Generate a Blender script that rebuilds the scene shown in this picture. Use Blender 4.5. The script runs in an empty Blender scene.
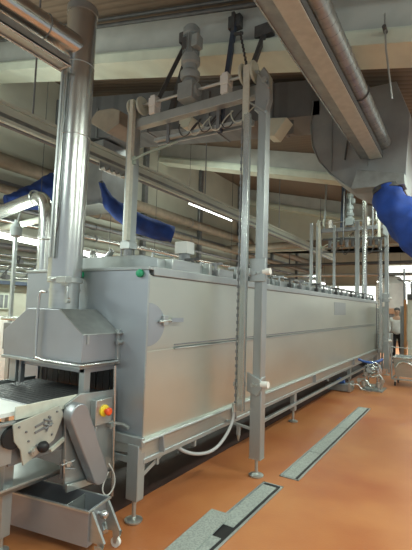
import bpy, bmesh, math, random
from mathutils import Vector, Matrix
random.seed(7)
SC=bpy.context.scene; COL=SC.collection; PI=math.pi
# ------------------------------------------------------------------ materials
MATS={}
def mat(name,col,rough=.5,metal=0.0,var=.06,scale=6,stretch=(1,1,1),bump=0.0,col2=None,emit=None,bscale=None,rvar=.1,mixlo=.35,mixhi=.65):
    m=bpy.data.materials.new(name); m.use_nodes=True; nt=m.node_tree; N=nt.nodes; L=nt.links
    b=N['Principled BSDF']; b.inputs['Metallic'].default_value=metal; b.inputs['Roughness'].default_value=rough
    tc=N.new('ShaderNodeTexCoord'); mp=N.new('ShaderNodeMapping'); mp.inputs['Scale'].default_value=stretch
    L.new(tc.outputs['Object'],mp.inputs['Vector'])
    no=N.new('ShaderNodeTexNoise'); no.inputs['Scale'].default_value=scale; no.inputs['Detail'].default_value=5
    L.new(mp.outputs['Vector'],no.inputs['Vector'])
    cr=N.new('ShaderNodeValToRGB'); c2=col2 or tuple(max(0,c*(1-var*2)) for c in col)
    cr.color_ramp.elements[0].position=mixlo; cr.color_ramp.elements[0].color=(*c2,1)
    cr.color_ramp.elements[1].position=mixhi; cr.color_ramp.elements[1].color=(*col,1)
    L.new(no.outputs['Fac'],cr.inputs['Fac']); L.new(cr.outputs['Color'],b.inputs['Base Color'])
    mr=N.new('ShaderNodeMapRange'); mr.inputs['To Min'].default_value=max(.02,rough-rvar); mr.inputs['To Max'].default_value=min(1,rough+rvar)
    L.new(no.outputs['Fac'],mr.inputs['Value']); L.new(mr.outputs['Result'],b.inputs['Roughness'])
    if bump:
        n2=N.new('ShaderNodeTexNoise'); n2.inputs['Scale'].default_value=bscale or scale*4; n2.inputs['Detail'].default_value=3
        L.new(mp.outputs['Vector'],n2.inputs['Vector'])
        bp=N.new('ShaderNodeBump'); bp.inputs['Strength'].default_value=bump; bp.inputs['Distance'].default_value=.02
        L.new(n2.outputs['Fac'],bp.inputs['Height']); L.new(bp.outputs['Normal'],b.inputs['Normal'])
    if emit:
        b.inputs['Emission Color'].default_value=(*emit[0],1); b.inputs['Emission Strength'].default_value=emit[1]
    MATS[name]=m; return m
def wave_mat(name,c1,c2,axis,scale,rough=.6,bump=.5,lo=.1,hi=.3):
    m=mat(name,c1,rough); nt=m.node_tree; N=nt.nodes; L=nt.links; b=N['Principled BSDF']
    w=N.new('ShaderNodeTexWave'); w.wave_type='BANDS'; w.bands_direction=axis; w.inputs['Scale'].default_value=scale; w.inputs['Distortion'].default_value=0
    tc=[n for n in N if n.type=='TEX_COORD'][0]; L.new(tc.outputs['Object'],w.inputs['Vector'])
    r=N.new('ShaderNodeValToRGB'); r.color_ramp.elements[0].position=lo; r.color_ramp.elements[0].color=(*c2,1); r.color_ramp.elements[1].position=hi; r.color_ramp.elements[1].color=(1,1,1,1)
    mx=N.new('ShaderNodeMix'); mx.data_type='RGBA'; mx.blend_type='MULTIPLY'; mx.inputs['Factor'].default_value=1
    old=b.inputs['Base Color'].links[0].from_socket
    L.new(w.outputs['Fac'],r.inputs['Fac']); L.new(old,mx.inputs['A']); L.new(r.outputs['Color'],mx.inputs['B']); L.new(mx.outputs['Result'],b.inputs['Base Color'])
    bp=N.new('ShaderNodeBump'); bp.inputs['Strength'].default_value=bump; bp.inputs['Distance'].default_value=.02
    L.new(w.outputs['Fac'],bp.inputs['Height']); L.new(bp.outputs['Normal'],b.inputs['Normal'])
    return m
STEEL=mat('brushed_steel',(.54,.57,.55),.33,.85,.04,3,(1,1,14),.04)
SIDE=mat('warm_lit_side_steel',(.63,.65,.57),.33,.8,.05,1.5,(1,.6,1.2),.06,bscale=3)  # paler, warm green steel: the light on the long side is in the colour
ENDST=mat('cool_lit_end_steel',(.40,.44,.48),.42,.7,.04,2,(1,1,1),.03,bscale=4)  # darker bluish copy of the steel, tinted for cool light on the end
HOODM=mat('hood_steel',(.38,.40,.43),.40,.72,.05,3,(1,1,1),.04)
FRAMEM=mat('frame_steel',(.44,.475,.475),.38,.7,.06,8,(1,1,.3),.04)
DARKST=mat('dull_grey_steel',(.26,.27,.28),.5,.6,.1,8,bump=.05)
GALV=mat('galvanised_sheet',(.34,.36,.35),.42,.65,.12,9,bump=.05)
DUCT=mat('grey_duct_sheet',(.22,.225,.23),.55,.35,.08,2,bump=.05)
PLEN=mat('pale_duct_sheet',(.33,.34,.34),.5,.4,.1,3,bump=.05)
PIPE=mat('polished_pipe',(.60,.62,.60),.24,.9,.06,4,(1,1,.4),.03)
BPIPE=mat('brown_insulated_pipe',(.25,.205,.15),.6,.1,.12,6)
CREAM=mat('cream_paint',(.58,.62,.53),.6,0,.06,2)
CONC=mat('pale_concrete',(.46,.48,.45),.75,0,.07,3,bump=.08)
FLANGE=mat('lit_concrete_flange',(.62,.68,.57),.7,0,.06,3)  # same concrete as the web, lightened where the beam underside is lit
WALLM=mat('cream_wall_paint',(.52,.52,.43),.75,0,.07,1.2,bump=.04)
CEIL=wave_mat('brown_slatted_ceiling',(.16,.115,.078),(.72,.70,.68),'Y',2.6,.7,.2)
GRID=wave_mat('ribbed_duct_sheet',(.15,.155,.16),(.82,.82,.82),'X',.6,.55,.6)
FLOOR=mat('orange_epoxy_floor',(.45,.178,.062),.38,0,.1,1.1,bump=.05,bscale=60,col2=(.34,.095,.032),mixlo=.3,mixhi=.62)
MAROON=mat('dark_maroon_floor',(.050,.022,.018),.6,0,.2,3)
WHITE=mat('white_plastic',(.78,.78,.74),.4,0,.04,5)
LCREAM=mat('pale_belt_webbing',(.62,.63,.54),.55,0,.06,20)
BELT=mat('white_conveyor_belt',(.74,.76,.74),.45,0,.03,5)
BLACK=mat('black_rubber',(.012,.012,.014),.5,0,.2,10)
DBELT=mat('dark_mesh_belt',(.03,.032,.037),.42,.3,.25,60,bump=.2)
DMETAL=mat('dark_painted_steel',(.085,.085,.085),.55,.2,.15,8)
BLUEST=mat('dark_blue_grey_steel',(.06,.08,.12),.5,.2,.1,8)
MOTOR=mat('grey_green_motor_paint',(.30,.34,.34),.45,.1,.08,9)
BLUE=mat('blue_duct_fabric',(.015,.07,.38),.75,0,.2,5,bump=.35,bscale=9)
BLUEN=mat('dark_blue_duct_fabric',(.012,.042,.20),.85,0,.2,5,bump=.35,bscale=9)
BLUEL=mat('light_blue_hose',(.05,.13,.42),.4,0,.1,8)
GREEN=mat('green_plastic',(.02,.33,.16),.4,0,.05,5)
YEL=mat('yellow_plastic',(.85,.62,.03),.4,0,.03,5)
RED=mat('red_plastic',(.80,.09,.02),.35,0,.03,5)
GCAB=mat('pale_green_cable',(.42,.52,.44),.5,0,.05,5)
GREYC=mat('grey_cable',(.42,.42,.42),.5,0,.05,5)
PINK=mat('dusty_cream_duct_base',(.46,.485,.44),.6,.05,.07,12)
DUSTB=mat('dull_brown_sheet',(.22,.18,.14),.6,0,.1,6)
PLATE=mat('matt_pale_steel',(.52,.53,.47),.55,.45,.06,12)
GRATE=mat('grey_grating',(.42,.46,.43),.6,.3,.14,70,bump=.2,mixlo=.40,mixhi=.6)
LAMP=mat('lamp_tube',(.9,.95,.9),.4,0,0,1,emit=((.93,1,.92),9))
PANE=mat('daylit_window_pane',(.8,.85,.8),.3,0,0,1,emit=((.95,1,.93),2.2))
COPPER=mat('orange_brown_paint',(.42,.20,.07),.5,.1,.1,4)
SKIN=mat('skin',(.52,.32,.22),.6,0,.04,10)
COAT=mat('white_cotton',(.74,.76,.74),.8,0,.05,12,bump=.1)
TROU=mat('black_cotton',(.015,.015,.018),.8,0,.1,12)
HAIR=mat('grey_hair',(.12,.12,.12),.7,0,.3,60,(1,1,.2))
# ------------------------------------------------------------------ mesh collector
class MB:
    def __init__(s): s.b=bmesh.new()
    def box(s,a,c,rot=None,piv=None):
        a=Vector(a);c=Vector(c);r=bmesh.ops.create_cube(s.b,size=1)['verts']
        m=(a+c)/2;d=c-a
        for v in r:
            p=Vector((v.co.x*d.x,v.co.y*d.y,v.co.z*d.z))
            if rot is not None and piv is None: p=rot@p
            v.co=m+p
            if rot is not None and piv is not None: v.co=Vector(piv)+rot@(v.co-Vector(piv))
        return s
    def bar(s,a,c,w,h=None,up=(0,0,1)):
        a=Vector(a);c=Vector(c);d=c-a;h=h or w;z=d.normalized();x=Vector(up).cross(z)
        if x.length<1e-4:x=Vector((1,0,0)).cross(z) if abs(z.x)<.9 else Vector((0,1,0)).cross(z)
        x.normalize();y=z.cross(x);M=Matrix((x,y,z)).transposed()
        r=bmesh.ops.create_cube(s.b,size=1)['verts']
        for v in r: v.co=(a+c)/2+M@Vector((v.co.x*w,v.co.y*h,v.co.z*d.length))
        return s
    def cyl(s,a,c,r,r2=None,n=20,cap=True):
        a=Vector(a);c=Vector(c);d=c-a
        q=d.to_track_quat('Z','Y').to_matrix().to_4x4()
        bmesh.ops.create_cone(s.b,cap_ends=cap,segments=n,radius1=r,radius2=r if r2 is None else r2,depth=d.length,matrix=Matrix.Translation((a+c)/2)@q)
        return s
    def tube(s,pts,r,n=10,smooth=0,closed=False):
        P=[Vector(p) for p in pts]
        R=r if isinstance(r,(list,tuple)) else [r]*len(P)
        for _ in range(smooth):
            Q=[P[0]];S=[R[0]]
            for i in range(len(P)-1):
                Q+= [P[i]*.75+P[i+1]*.25,P[i]*.25+P[i+1]*.75];S+=[R[i]*.75+R[i+1]*.25,R[i]*.25+R[i+1]*.75]
            Q.append(P[-1]);S.append(R[-1]);P,R=Q,S
        rings=[];ref=None
        for i,p in enumerate(P):
            t=(P[min(i+1,len(P)-1)]-P[max(i-1,0)]).normalized()
            if ref is None: ref=t.orthogonal().normalized()
            ref=(ref-t*ref.dot(t)).normalized();bi=t.cross(ref)
            rings.append([s.b.verts.new(p+R[i]*(math.cos(2*PI*k/n)*ref+math.sin(2*PI*k/n)*bi)) for k in range(n)])
        for i in range(len(rings)-1):
            for k in range(n): s.b.faces.new((rings[i][k],rings[i][(k+1)%n],rings[i+1][(k+1)%n],rings[i+1][k]))
        s.b.faces.new(rings[0][::-1]);s.b.faces.new(rings[-1]);return s
    def prism(s,poly,ext):
        ext=Vector(ext);A=[s.b.verts.new(p) for p in poly];B=[s.b.verts.new(Vector(p)+ext) for p in poly]
        n=len(A);s.b.faces.new(A);s.b.faces.new(B[::-1])
        for i in range(n): s.b.faces.new((A[i],B[i],B[(i+1)%n],A[(i+1)%n]))
        return s
    def lathe(s,prof,c,ax=(0,0,1),n=24):
        q=Vector(ax).to_track_quat('Z','Y').to_matrix();c=Vector(c);rg=[]
        for r,z in prof: rg.append([s.b.verts.new(c+q@Vector((r*math.cos(2*PI*k/n),r*math.sin(2*PI*k/n),z))) for k in range(n)])
        for i in range(len(rg)-1):
            for k in range(n): s.b.faces.new((rg[i][k],rg[i][(k+1)%n],rg[i+1][(k+1)%n],rg[i+1][k]))
        s.b.faces.new(rg[0][::-1]);s.b.faces.new(rg[-1]);return s
    def ball(s,c,r,sc=(1,1,1)):
        v=bmesh.ops.create_uvsphere(s.b,u_segments=14,v_segments=9,radius=r)['verts']
        for w in v: w.co=Vector(c)+Vector((w.co.x*sc[0],w.co.y*sc[1],w.co.z*sc[2]))
        return s
    def torus(s,c,R,r,ax=(0,0,1),n=24):
        q=Vector(ax).to_track_quat('Z','Y').to_matrix();c=Vector(c);rg=[]
        for i in range(n):
            a=2*PI*i/n;rg.append([s.b.verts.new(c+q@Vector(((R+r*math.cos(2*PI*k/8))*math.cos(a),(R+r*math.cos(2*PI*k/8))*math.sin(a),r*math.sin(2*PI*k/8)))) for k in range(8)])
        for i in range(n):
            for k in range(8): s.b.faces.new((rg[i][k],rg[(i+1)%n][k],rg[(i+1)%n][(k+1)%8],rg[i][(k+1)%8]))
        return s
def finish(bm,name,m,loc):
    bmesh.ops.recalc_face_normals(bm,faces=bm.faces)
    bmesh.ops.translate(bm,verts=bm.verts,vec=-Vector(loc))
    for f in bm.faces: f.smooth=True
    for e in bm.edges:
        if len(e.link_faces)==2 and e.calc_face_angle(0)>math.radians(38): e.smooth=False
    me=bpy.data.meshes.new(name); bm.to_mesh(me); bm.free(); me.materials.append(m)
    o=bpy.data.objects.new(name,me); COL.objects.link(o); return o
def root_loc(p):
    while p.parent: p=p.parent
    return p.location
def part(mb,name,m,parent,bevel=0,label=None):
    o=finish(mb.b,name,m,root_loc(parent)); o.parent=parent
    if label: o['label']=label
    if bevel: md=o.modifiers.new('Bevel','BEVEL'); md.width=bevel; md.segments=2; md.limit_method='ANGLE'
    return o
def thing(name,label,cat,loc,group=None):
    o=bpy.data.objects.new(name,None); o.empty_display_size=.1; COL.objects.link(o); o.location=loc
    o['label']=label;o['category']=cat
    if group:o['group']=group
    return o
def solo(mb,name,m,label,cat,group=None,bevel=0,kind=None):
    xs=[v.co for v in mb.b.verts];lo=Vector([min(c[i] for c in xs) for i in range(3)]);hi=Vector([max(c[i] for c in xs) for i in range(3)])
    L=Vector(((lo.x+hi.x)/2,(lo.y+hi.y)/2,lo.z)); o=finish(mb.b,name,m,L); o.location=L
    if kind: o['kind']=kind
    if label: o['label']=label
    if cat: o['category']=cat
    if group:o['group']=group
    if bevel: md=o.modifiers.new('Bevel','BEVEL'); md.width=bevel; md.segments=2; md.limit_method='ANGLE'
    return o
def struct(mb,name,m,label=None,parent=None):
    if parent is not None: return part(mb,name,m,parent)
    xs=[v.co for v in mb.b.verts]; o=finish(mb.b,name,m,(0,0,0)); o['kind']='structure'
    o['label']=label or name; o['category']=name.split('_')[0]; return o
def ceil_z(x): return 5.082-.25*(x+4.166)+.66
# ------------------------------------------------------------------ room shell
XL=-8.0
struct(MB().box((XL-.2,-2.5,-.1),(5,26.2,0)),'floor',FLOOR,'orange brown epoxy factory floor')
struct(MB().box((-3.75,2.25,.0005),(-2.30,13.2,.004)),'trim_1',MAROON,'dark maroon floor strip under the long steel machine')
struct(MB().box((XL-.2,-2.5,0),(XL,26.2,7.2)),'wall_left',WALLM,'cream painted wall on the left with pipes')
struct(MB().box((XL-.2,26,0),(5,26.2,7.2)),'wall_back',WALLM,'cream far end wall of the hall')
struct(MB().prism([(XL,15.75,3.95),(5,15.75,3.95),(5,15.75,ceil_z(5)),(XL,15.75,ceil_z(XL))],(0,.15,0)),'wall_middle',WALLM,'cream upper wall closing the hall above the far lifting frame')
struct(MB().prism([(XL-.2,-2.5,ceil_z(XL-.2)),(5,-2.5,ceil_z(5)),(5,-2.5,ceil_z(5)+.15),(XL-.2,-2.5,ceil_z(XL-.2)+.15)],(0,28.7,0)),'ceiling',CEIL,'brown slatted sloping ceiling')
for i,y in enumerate((4.1,9.7,15.3,20.9)):
    lab=['nearest sloping pale roof beam, above the front lifting frame','second sloping pale roof beam, crossing behind the big grey duct','third sloping pale roof beam, seen above the far lifting frame','farthest sloping pale roof beam near the end wall'][i]
    t=thing('roof_beam',lab,'beam',(-1.5,y,4.4),'roof beams')
    zb=lambda x:ceil_z(x)-.66
    def sl(x0,x1,y0,y1,h0,h1): return MB().prism([(x0,y0,zb(x0)+h0),(x1,y0,zb(x1)+h0),(x1,y0,zb(x1)+h1),(x0,y0,zb(x0)+h1)],(0,y1-y0,0))
    part(sl(XL,4.9,y+.12,y+.36,.13,.66),'beam_web',CONC,t)
    part(sl(XL,4.9,y,y+.48,0,.14),'beam_flange',FLANGE,t)
    w=part(sl(XL,4.9,y+.06,y+.42,.14,.20),'beam_ledge',FLANGE,t)
# ------------------------------------------------------------------ long tank machine
X0,X1,Y0,Y1=-3.56,-2.05,2.43,12.2
T=thing('tunnel_machine','long stainless steel tunnel machine with seamed side panels standing along the orange floor','machine',(-2.8,7.3,0))
part(MB().box((X0+.02,Y0+.07,.62),(X1-.03,Y1,1.80)),'tank_body',STEEL,T)
sp=MB()
sp.box((X1-.028,Y0+.004,.60),(X1-.004,Y1,1.245)).box((X1-.028,Y0+.004,1.262),(X1-.004,Y1,1.83))
sp.box((X1-.024,Y0+.004,1.24),(X1-.010,2.79,1.27))
side=part(sp,'side_panel',SIDE,T)
part(MB().box((X1-.010,2.79,1.238),(X1+.012,Y1-.15,1.250)),'fold_lip',STEEL,T,.002)
part(MB().box((X1-.008,2.79,1.272),(X1+.001,Y1-.15,1.283)),'seam_strip',DARKST,T)
part(MB().box((X1-.006,Y0,.60),(X1+.004,Y0+.012,1.84)),'corner_edge',STEEL,T)
for y in (3.95,12.02): part(MB().box((X1-.004,y,.62),(X1+.012,y+.05,1.83)),'panel_joint',DARKST,T)
ep=MB()
ep.box((X0,Y0,1.13),(X1-.03,Y0+.02,1.87)).box((X0,Y0,.62),(-3.32,Y0+.02,1.13)).box((-2.36,Y0,.62),(X1-.03,Y0+.02,1.13)).box((-3.32,Y0,.62),(-2.36,Y0+.02,.80))
ep.box((X1-.03,Y0,.60),(X1-.004,Y0+.006,1.87))
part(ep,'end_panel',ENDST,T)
part(MB().box((X0-.01,Y0-.012,1.87),(X1+.01,Y0+.05,1.895)),'top_edge_trim',FRAMEM,T,.004)
cur=MB()
for k in range(12): cur.box((-3.31+k*.079,Y0+.035+.004*(k%2),.80),(-3.24+k*.079,Y0+.04+.004*(k%2),1.13))
part(cur,'dark_inlet_strips',BLACK,T)  # black strips added to stand for the unlit inside of the inlet
part(MB().box((X1-.12,Y0+.05,1.83),(X1+.012,Y1+.02,1.90)),'top_rim',FRAMEM,T,.005)
part(MB().box((X1-.02,Y0+.05,1.826),(X1+.006,Y1,1.838)),'rim_gasket',DMETAL,T)
part(MB().box((X0+.02,Y0+.03,1.80),(X1-.08,Y1,1.87)),'top_cover',FRAMEM,T)
# lip + under-tray + rails
part(MB().prism([(X1-.03,Y0-.03,.612),(X1+.035,Y0-.03,.600),(X1+.042,Y0-.03,.584),(X1-.03,Y0-.03,.584)],(0,Y1-Y0+.03,0)),'drip_lip',STEEL,T,.003)
part(MB().prism([(X1+.02,Y0-.02,.584),(X1-.02,Y0-.02,.50),(X1-.5,Y0-.02,.44),(X0+.3,Y0-.02,.44),(X0,Y0-.02,.584)],(0,Y1-Y0,0)),'under_tray',STEEL,T)
part(MB().prism([(X1+.012,Y0-.01,.584),(X1-.02,Y0-.01,.585),(X1-.035,Y0-.01,.44),(X1-.0,Y0-.01,.44)],(0,Y1-Y0,0)),'side_skirt',STEEL,T)
part(MB().box((X0,Y0-.035,.55),(X1+.03,Y0,.62)),'end_flange',FRAMEM,T,.005)
part(MB().box((X1-.05,Y0+.02,.415),(X1+.012,Y1,.455)),'lower_rail',FRAMEM,T,.005)
part(MB().box((X1-.04,4.4,.24),(X1-.0,Y1,.28)),'pipe_rail',FRAMEM,T,.004)
part(MB().box((X0,Y0+.02,.40),(X0+.06,Y1,.46)),'lower_rail',FRAMEM,T,.005)
for y in (2.43,5.78,9.15,12.1):
    for x in (-2.10,-3.52):
        w=.055 if y<3 and x>-3 else .035
        lg=part(MB().box((x-w,y-.04,.16),(x+w,y+.04,.56)),'leg',FRAMEM,T,.006)
        part(MB().cyl((x,y,.02),(x,y,.17),.016).lathe([(.065,0),(.068,.012),(.05,.022),(.018,.032)],(x,y,.004)),'levelling_foot',STEEL,lg)
    part(MB().box((-3.5,y-.02,.41),(-2.1,y+.02,.46)),'cross_member',FRAMEM,T,.004)
part(MB().bar((-2.10,2.47,.30),(-2.06,2.72,.44),.025,.03),'diagonal_brace',FRAMEM,T)
for y in (2.62,3.15,4.55,7.4): part(MB().box((X1-.035,y,.36),(X1-.0,y+.025,.42)),'rail_bracket',FRAMEM,T)
for y in (2.62,3.82,6.5,9.2): part(MB().bar((X1+.025,y,.585),(X1+.02,y+.03,.46),.05,.012),'gusset',ENDST,T)
# round inspection plate with latch wrapped on the corner
hd=[(X1-.003,2.442+.20*math.sin(PI*k/24),1.45-.165*math.cos(PI*k/24)) for k in range(25)]
part(MB().prism(hd,(.008,0,0)),'round_wear_plate',ENDST,T)
lt=part(MB().box((X1+.004,2.60,1.44),(X1+.03,2.66,1.52)).cyl((X1+.02,2.56,1.47),(X1+.02,2.80,1.485),.012),'side_latch',STEEL,T,.003)
part(MB().box((X1+.028,2.70,1.465),(X1+.036,2.86,1.50)),'latch_plate',ENDST,lt)
part(MB().box((X1-.004,7.75,1.52),(X1+.001,8.6,1.76)),'notice_plate',FRAMEM,T,label='pale square plate on the upper side panel')
for x in (-2.80,-2.13): part(MB().lathe([(.030,0),(.032,.02),(.022,.035),(.006,.038)],(x,Y0-.002,1.842 if x<-2.5 else 1.842),(0,-1,0)),'green_knob',GREEN,T,label='round green knob')
# lids and clamps along the top
for k in range(12):
    y=2.62+k*.80
    lid=part(MB().prism([(X0+.15,y,1.87),(X1-.07,y,1.87),(X1-.075,y,1.985),(X1-.25,y,2.02),(X0+.3,y,2.02),(X0+.15,y,1.985)],(0,.70,0)),'lid',FRAMEM,T,.006)
    part(MB().cyl((X1-.3,y+.2,2.06),(X1-.3,y+.5,2.06),.012).cyl((X1-.3,y+.2,2.01),(X1-.3,y+.2,2.06),.01).cyl((X1-.3,y+.5,2.01),(X1-.3,y+.5,2.06),.01),'lid_handle',PIPE,lid)
for k in range(22):
    y=3.05+k*.41
    cl=MB().box((X1-.065,y,1.90),(X1-.01,y+.05,1.96)).cyl((X1-.035,y+.025,1.95),(X1-.035,y+.025,2.03),.016).bar((X1-.12,y+.02,2.02),(X1+.02,y+.06,2.03),.024)
    part(cl,'toggle_clamp',(DMETAL,DARKST,FRAMEM)[k%3],T)
part(MB().tube([(X1-.17,4.3,2.05),(X1-.17,12.1,2.05)],.018),'spray_pipe',PIPE,T)
# boxes on the front of the top
for (y,d,h) in ((2.72,.42,.10),(3.30,.05,.12),(3.48,.30,.09)):
    part(MB().box((-2.125,y,1.895),(-2.045,y+d,1.89+h)),'junction_box',STEEL,T,.006)
# circulation motor standing on the top
M=thing('circulation_motor','small upright motor with a pale cap on the tank top, below the middle blue duct','motor',(-3.05,4.3,1.975))
part(MB().lathe([(.09,0),(.09,.03),(.075,.04),(.075,.24)],(-3.05,4.3,2.022),n=20),'motor_body',DARKST,M)
part(MB().box((-3.145,4.21,2.262),(-2.955,4.39,2.42)),'motor_cap',WHITE,M,.01)
M=thing('angle_valve','small steel valve with bent pipe on the tank top, between chimney and left post','valve',(-3.1,2.9,1.975))
part(MB().lathe([(.05,0),(.05,.1),(.035,.13),(.02,.16)],(-3.2,2.9,1.975)),'valve_body',STEEL,M)
part(MB().tube([(-3.17,2.9,2.03),(-3.05,2.9,2.03),(-2.97,2.9,2.07),(-2.93,2.9,2.12)],.03,smooth=1),'valve_pipe',PIPE,M)
# ------------------------------------------------------------------ inlet hood
H=thing('inlet_hood','blue grey steel gabled hood over the machine inlet, under the chimney','hood',(-2.82,2.24,1.13))
hp=[(-3.29,2.063,1.14),(-3.30,2.063,1.355),(-2.99,2.063,1.545),(-2.59,2.063,1.545),(-2.333,2.063,1.37),(-2.333,2.063,1.165)]
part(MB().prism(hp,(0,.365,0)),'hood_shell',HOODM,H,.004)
part(MB().prism([(-2.59,2.055,1.549),(-2.327,2.055,1.374),(-2.325,2.055,1.366),(-2.60,2.055,1.541)],(0,.37,0)),'roof_flap',GALV,H)
part(MB().box((-3.29,2.045,1.125),(-2.325,2.425,1.15)),'bottom_flange',FRAMEM,H,.004)
part(MB().box((-3.1,2.12,1.085),(-2.36,2.42,1.125)),'skirt',HOODM,H,.004)
part(MB().tube([(-2.74,2.04,1.675),(-2.80,2.035,1.68),(-2.815,2.03,1.64),(-2.818,2.03,1.20),(-2.80,2.03,1.155),(-2.32,2.03,1.155),(-2.30,2.05,1.155),(-2.30,2.40,1.155)],.011,smooth=1),'drain_pipe',PIPE,H)
part(MB().box((-2.345,2.40,1.13),(-2.31,2.43,1.40)).cyl((-2.30,2.38,1.30),(-2.30,2.43,1.30),.02).cyl((-2.30,2.38,1.37),(-2.30,2.43,1.37),.012),'hinge',FRAMEM,H,.003)
part(MB().box((-2.335,2.10,1.30),(-2.325,2.12,1.365)),'latch',STEEL,H)
part(MB().box((-3.25,2.10,.935),(-3.16,2.14,1.125)),'support_post',FRAMEM,H,.003)
part(MB().box((-3.12,2.10,.935),(-3.09,2.14,1.125)),'support_post',DARKST,H,.003)
part(MB().box((-2.415,2.12,.93),(-2.36,2.18,1.125)),'support_post',FRAMEM,H,.003)
# ------------------------------------------------------------------ chimney and exhaust pipe
cx,cy=-2.785,2.246
C=thing('exhaust_chimney','tall round steel exhaust stack rising from the inlet hood','chimney',(cx,cy,1.55))
part(MB().cyl((cx,cy,1.548),(cx,cy,1.78),.118,n=32),'base_spigot',STEEL,C)
part(MB().tube([(cx-.01,cy,1.78),(cx+.012,cy,3.0),(cx+.03,cy,4.12)],[.137,.131,.121],n=36),'stack_pipe',PIPE,C)
part(MB().cyl((cx,cy,1.76),(cx,cy,1.80),.141,n=36).box((cx+.09,cy-.16,1.75),(cx+.20,cy-.10,1.80)),'clamp_band',STEEL,C,.002)
part(MB().cyl((cx,cy,1.69),(cx,cy,1.71),.125,n=36),'clamp_band',STEEL,C)
part(MB().cyl((cx+.03,cy,4.06),(cx+.03,cy,4.12),.13,n=36),'top_collar',GALV,C)
part(MB().torus((cx+.02,cy,3.60),.127,.004,n=36),'seam_ring',STEEL,C)
for z in (2.98,): part(MB().torus((cx+.01,cy,z),.132,.004,n=36),'seam_ring',STEEL,C)
hh=MB()
for i in range(20): pass
part(MB().tube([(cx-.045,cy-.133,2.36),(cx+.02,cy-.139,2.36),(cx+.035,cy-.137,2.34),(cx+.035,cy-.137,2.20),(cx+.02,cy-.139,2.17),(cx-.045,cy-.133,2.16)],.006,smooth=1),'inspection_seam',DARKST,C)
hb=MB().box((cx+.115,cy-.13,1.73),(cx+.19,cy-.10,1.78)).tube([(cx+.02,cy-.145,1.78),(cx+.13,cy-.12,1.80),(cx+.17,cy-.115,1.74),(cx+.175,cy-.11,1.62)],.012,smooth=1).cyl((cx+.175,cy-.125,1.615),(cx+.175,cy-.095,1.615),.022)
part(hb,'damper_handle',STEEL,C)
E_=thing('exhaust_pipe','fat shiny exhaust pipe running from the top left corner to the chimney','pipe',(-2.76,1.2,3.62))
part(MB().tube([(-2.75,-.6,3.70),(-2.75,1.0,3.715),(-2.75,2.25,3.75)],.10,n=32),'pipe_run',PIPE,E_)
for y in (1.88,1.45,1.0): part(MB().torus((-2.75,y,3.74 if y>1.7 else 3.728),.101,.005,(0,1,0),32),'pipe_seam',GALV,E_)
K=thing('conduit_channel','open steel cable channel below the shiny exhaust pipe, turning down the chimney','cable channel',(-2.9,1.2,3.45))
ch=MB().box((-2.79,-.6,3.50),(-2.65,2.06,3.505)).box((-2.79,-.6,3.50),(-2.785,2.06,3.55)).box((-2.655,-.6,3.50),(-2.65,2.06,3.56))
part(ch,'channel',FRAMEM,K)
part(MB().tube([(-2.66,-.6,3.492),(-2.66,2.08,3.492)],.009),'channel_lip',PIPE,K)
part(MB().tube([(-2.78,-.6,3.492),(-2.78,2.08,3.492)],.009),'channel_lip',PIPE,K)
part(MB().tube([(-2.79,2.07,3.50),(-2.65,2.07,3.50)],.010),'channel_end',STEEL,K)
part(MB().box((-2.75,-.6,3.506),(-2.73,2.0,3.53)),'cable_bundle',DMETAL,K)
part(MB().box((-2.71,-.6,3.506),(-2.69,2.0,3.535)),'cable_bundle',BLUEST,K)
part(MB().bar((-2.775,2.085,1.95),(-2.755,2.085,3.51),.028,.022),'down_conduit',FRAMEM,K,.002)
part(MB().bar((-2.748,2.085,1.95),(-2.728,2.085,3.51),.010,.012),'conduit_cable',PIPE,K)
# ------------------------------------------------------------------ infeed conveyor
V=thing('infeed_conveyor','low belt conveyor feeding the hood opening, with a perforated side plate','conveyor',(-2.8,1.8,0))
part(MB().box((-3.27,.5,.895),(-2.36,1.715,.92)),'white_belt',BELT,V,label='white belt')
part(MB().box((-3.30,1.74,.885),(-2.36,2.415,.905)),'mesh_belt',DBELT,V,label='dark mesh belt')
rb=MB()
for k in range(14): rb.cyl((-3.29,1.77+k*.047,.904),(-2.37,1.77+k*.047,.904),.004,n=8)
part(rb,'belt_rods',DMETAL,V)
part(MB().cyl((-3.32,1.728,.915),(-2.35,1.728,.915),.010),'transfer_rod',DARKST,V)
part(MB().box((-2.345,1.57,.872),(-2.333,2.11,.952)),'side_guard',LCREAM,V,.002)
part(MB().box((-3.32,1.3,.82),(-3.305,2.4,.93)),'far_guard',FRAMEM,V)
pl=[(-2.29,1.53,.862),(-2.29,1.86,.915),(-2.29,1.90,.85),(-2.29,1.83,.70),(-2.29,1.71,.64),(-2.29,1.615,.60),(-2.29,1.59,.70),(-2.29,1.545,.76)]
bp=part(MB().prism(pl,(-.012,0,0)),'bearing_plate',PLATE,V,.002)
for (y,z) in ((1.57,.84),(1.62,.80),(1.64,.74),(1.65,.67),(1.78,.86),(1.81,.74),(1.70,.70),(1.84,.88)): part(MB().cyl((-2.292,y,z),(-2.283,y,z),.007,n=10),'bolt',DARKST,bp)
sl=MB()
for z in (.825,.790): sl.bar((-2.286,1.68,z-.01),(-2.286,1.75,z+.008),.006,.014)
for (y0,z0,y1,z1) in ((1.74,.85,1.80,.83),(1.75,.79,1.81,.815),(1.765,.77,1.79,.86),(1.74,.82,1.80,.80)): sl.cyl((-2.284,y0,z0),(-2.284,y1,z1),.006,n=8)
part(sl,'adjuster',DARKST,bp)
part(MB().cyl((-2.34,1.545,.78),(-2.30,1.545,.78),.066,n=28).cyl((-3.2,1.545,.78),(-2.34,1.545,.78),.065,n=28),'drive_drum',BLACK,V)
kn=part(MB().lathe([(.032,0),(.037,.02),(.030,.04),(.015,.05)],(-2.288,1.735,.685),(1,0,0),20),'tension_knob',BLACK,V)
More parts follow.
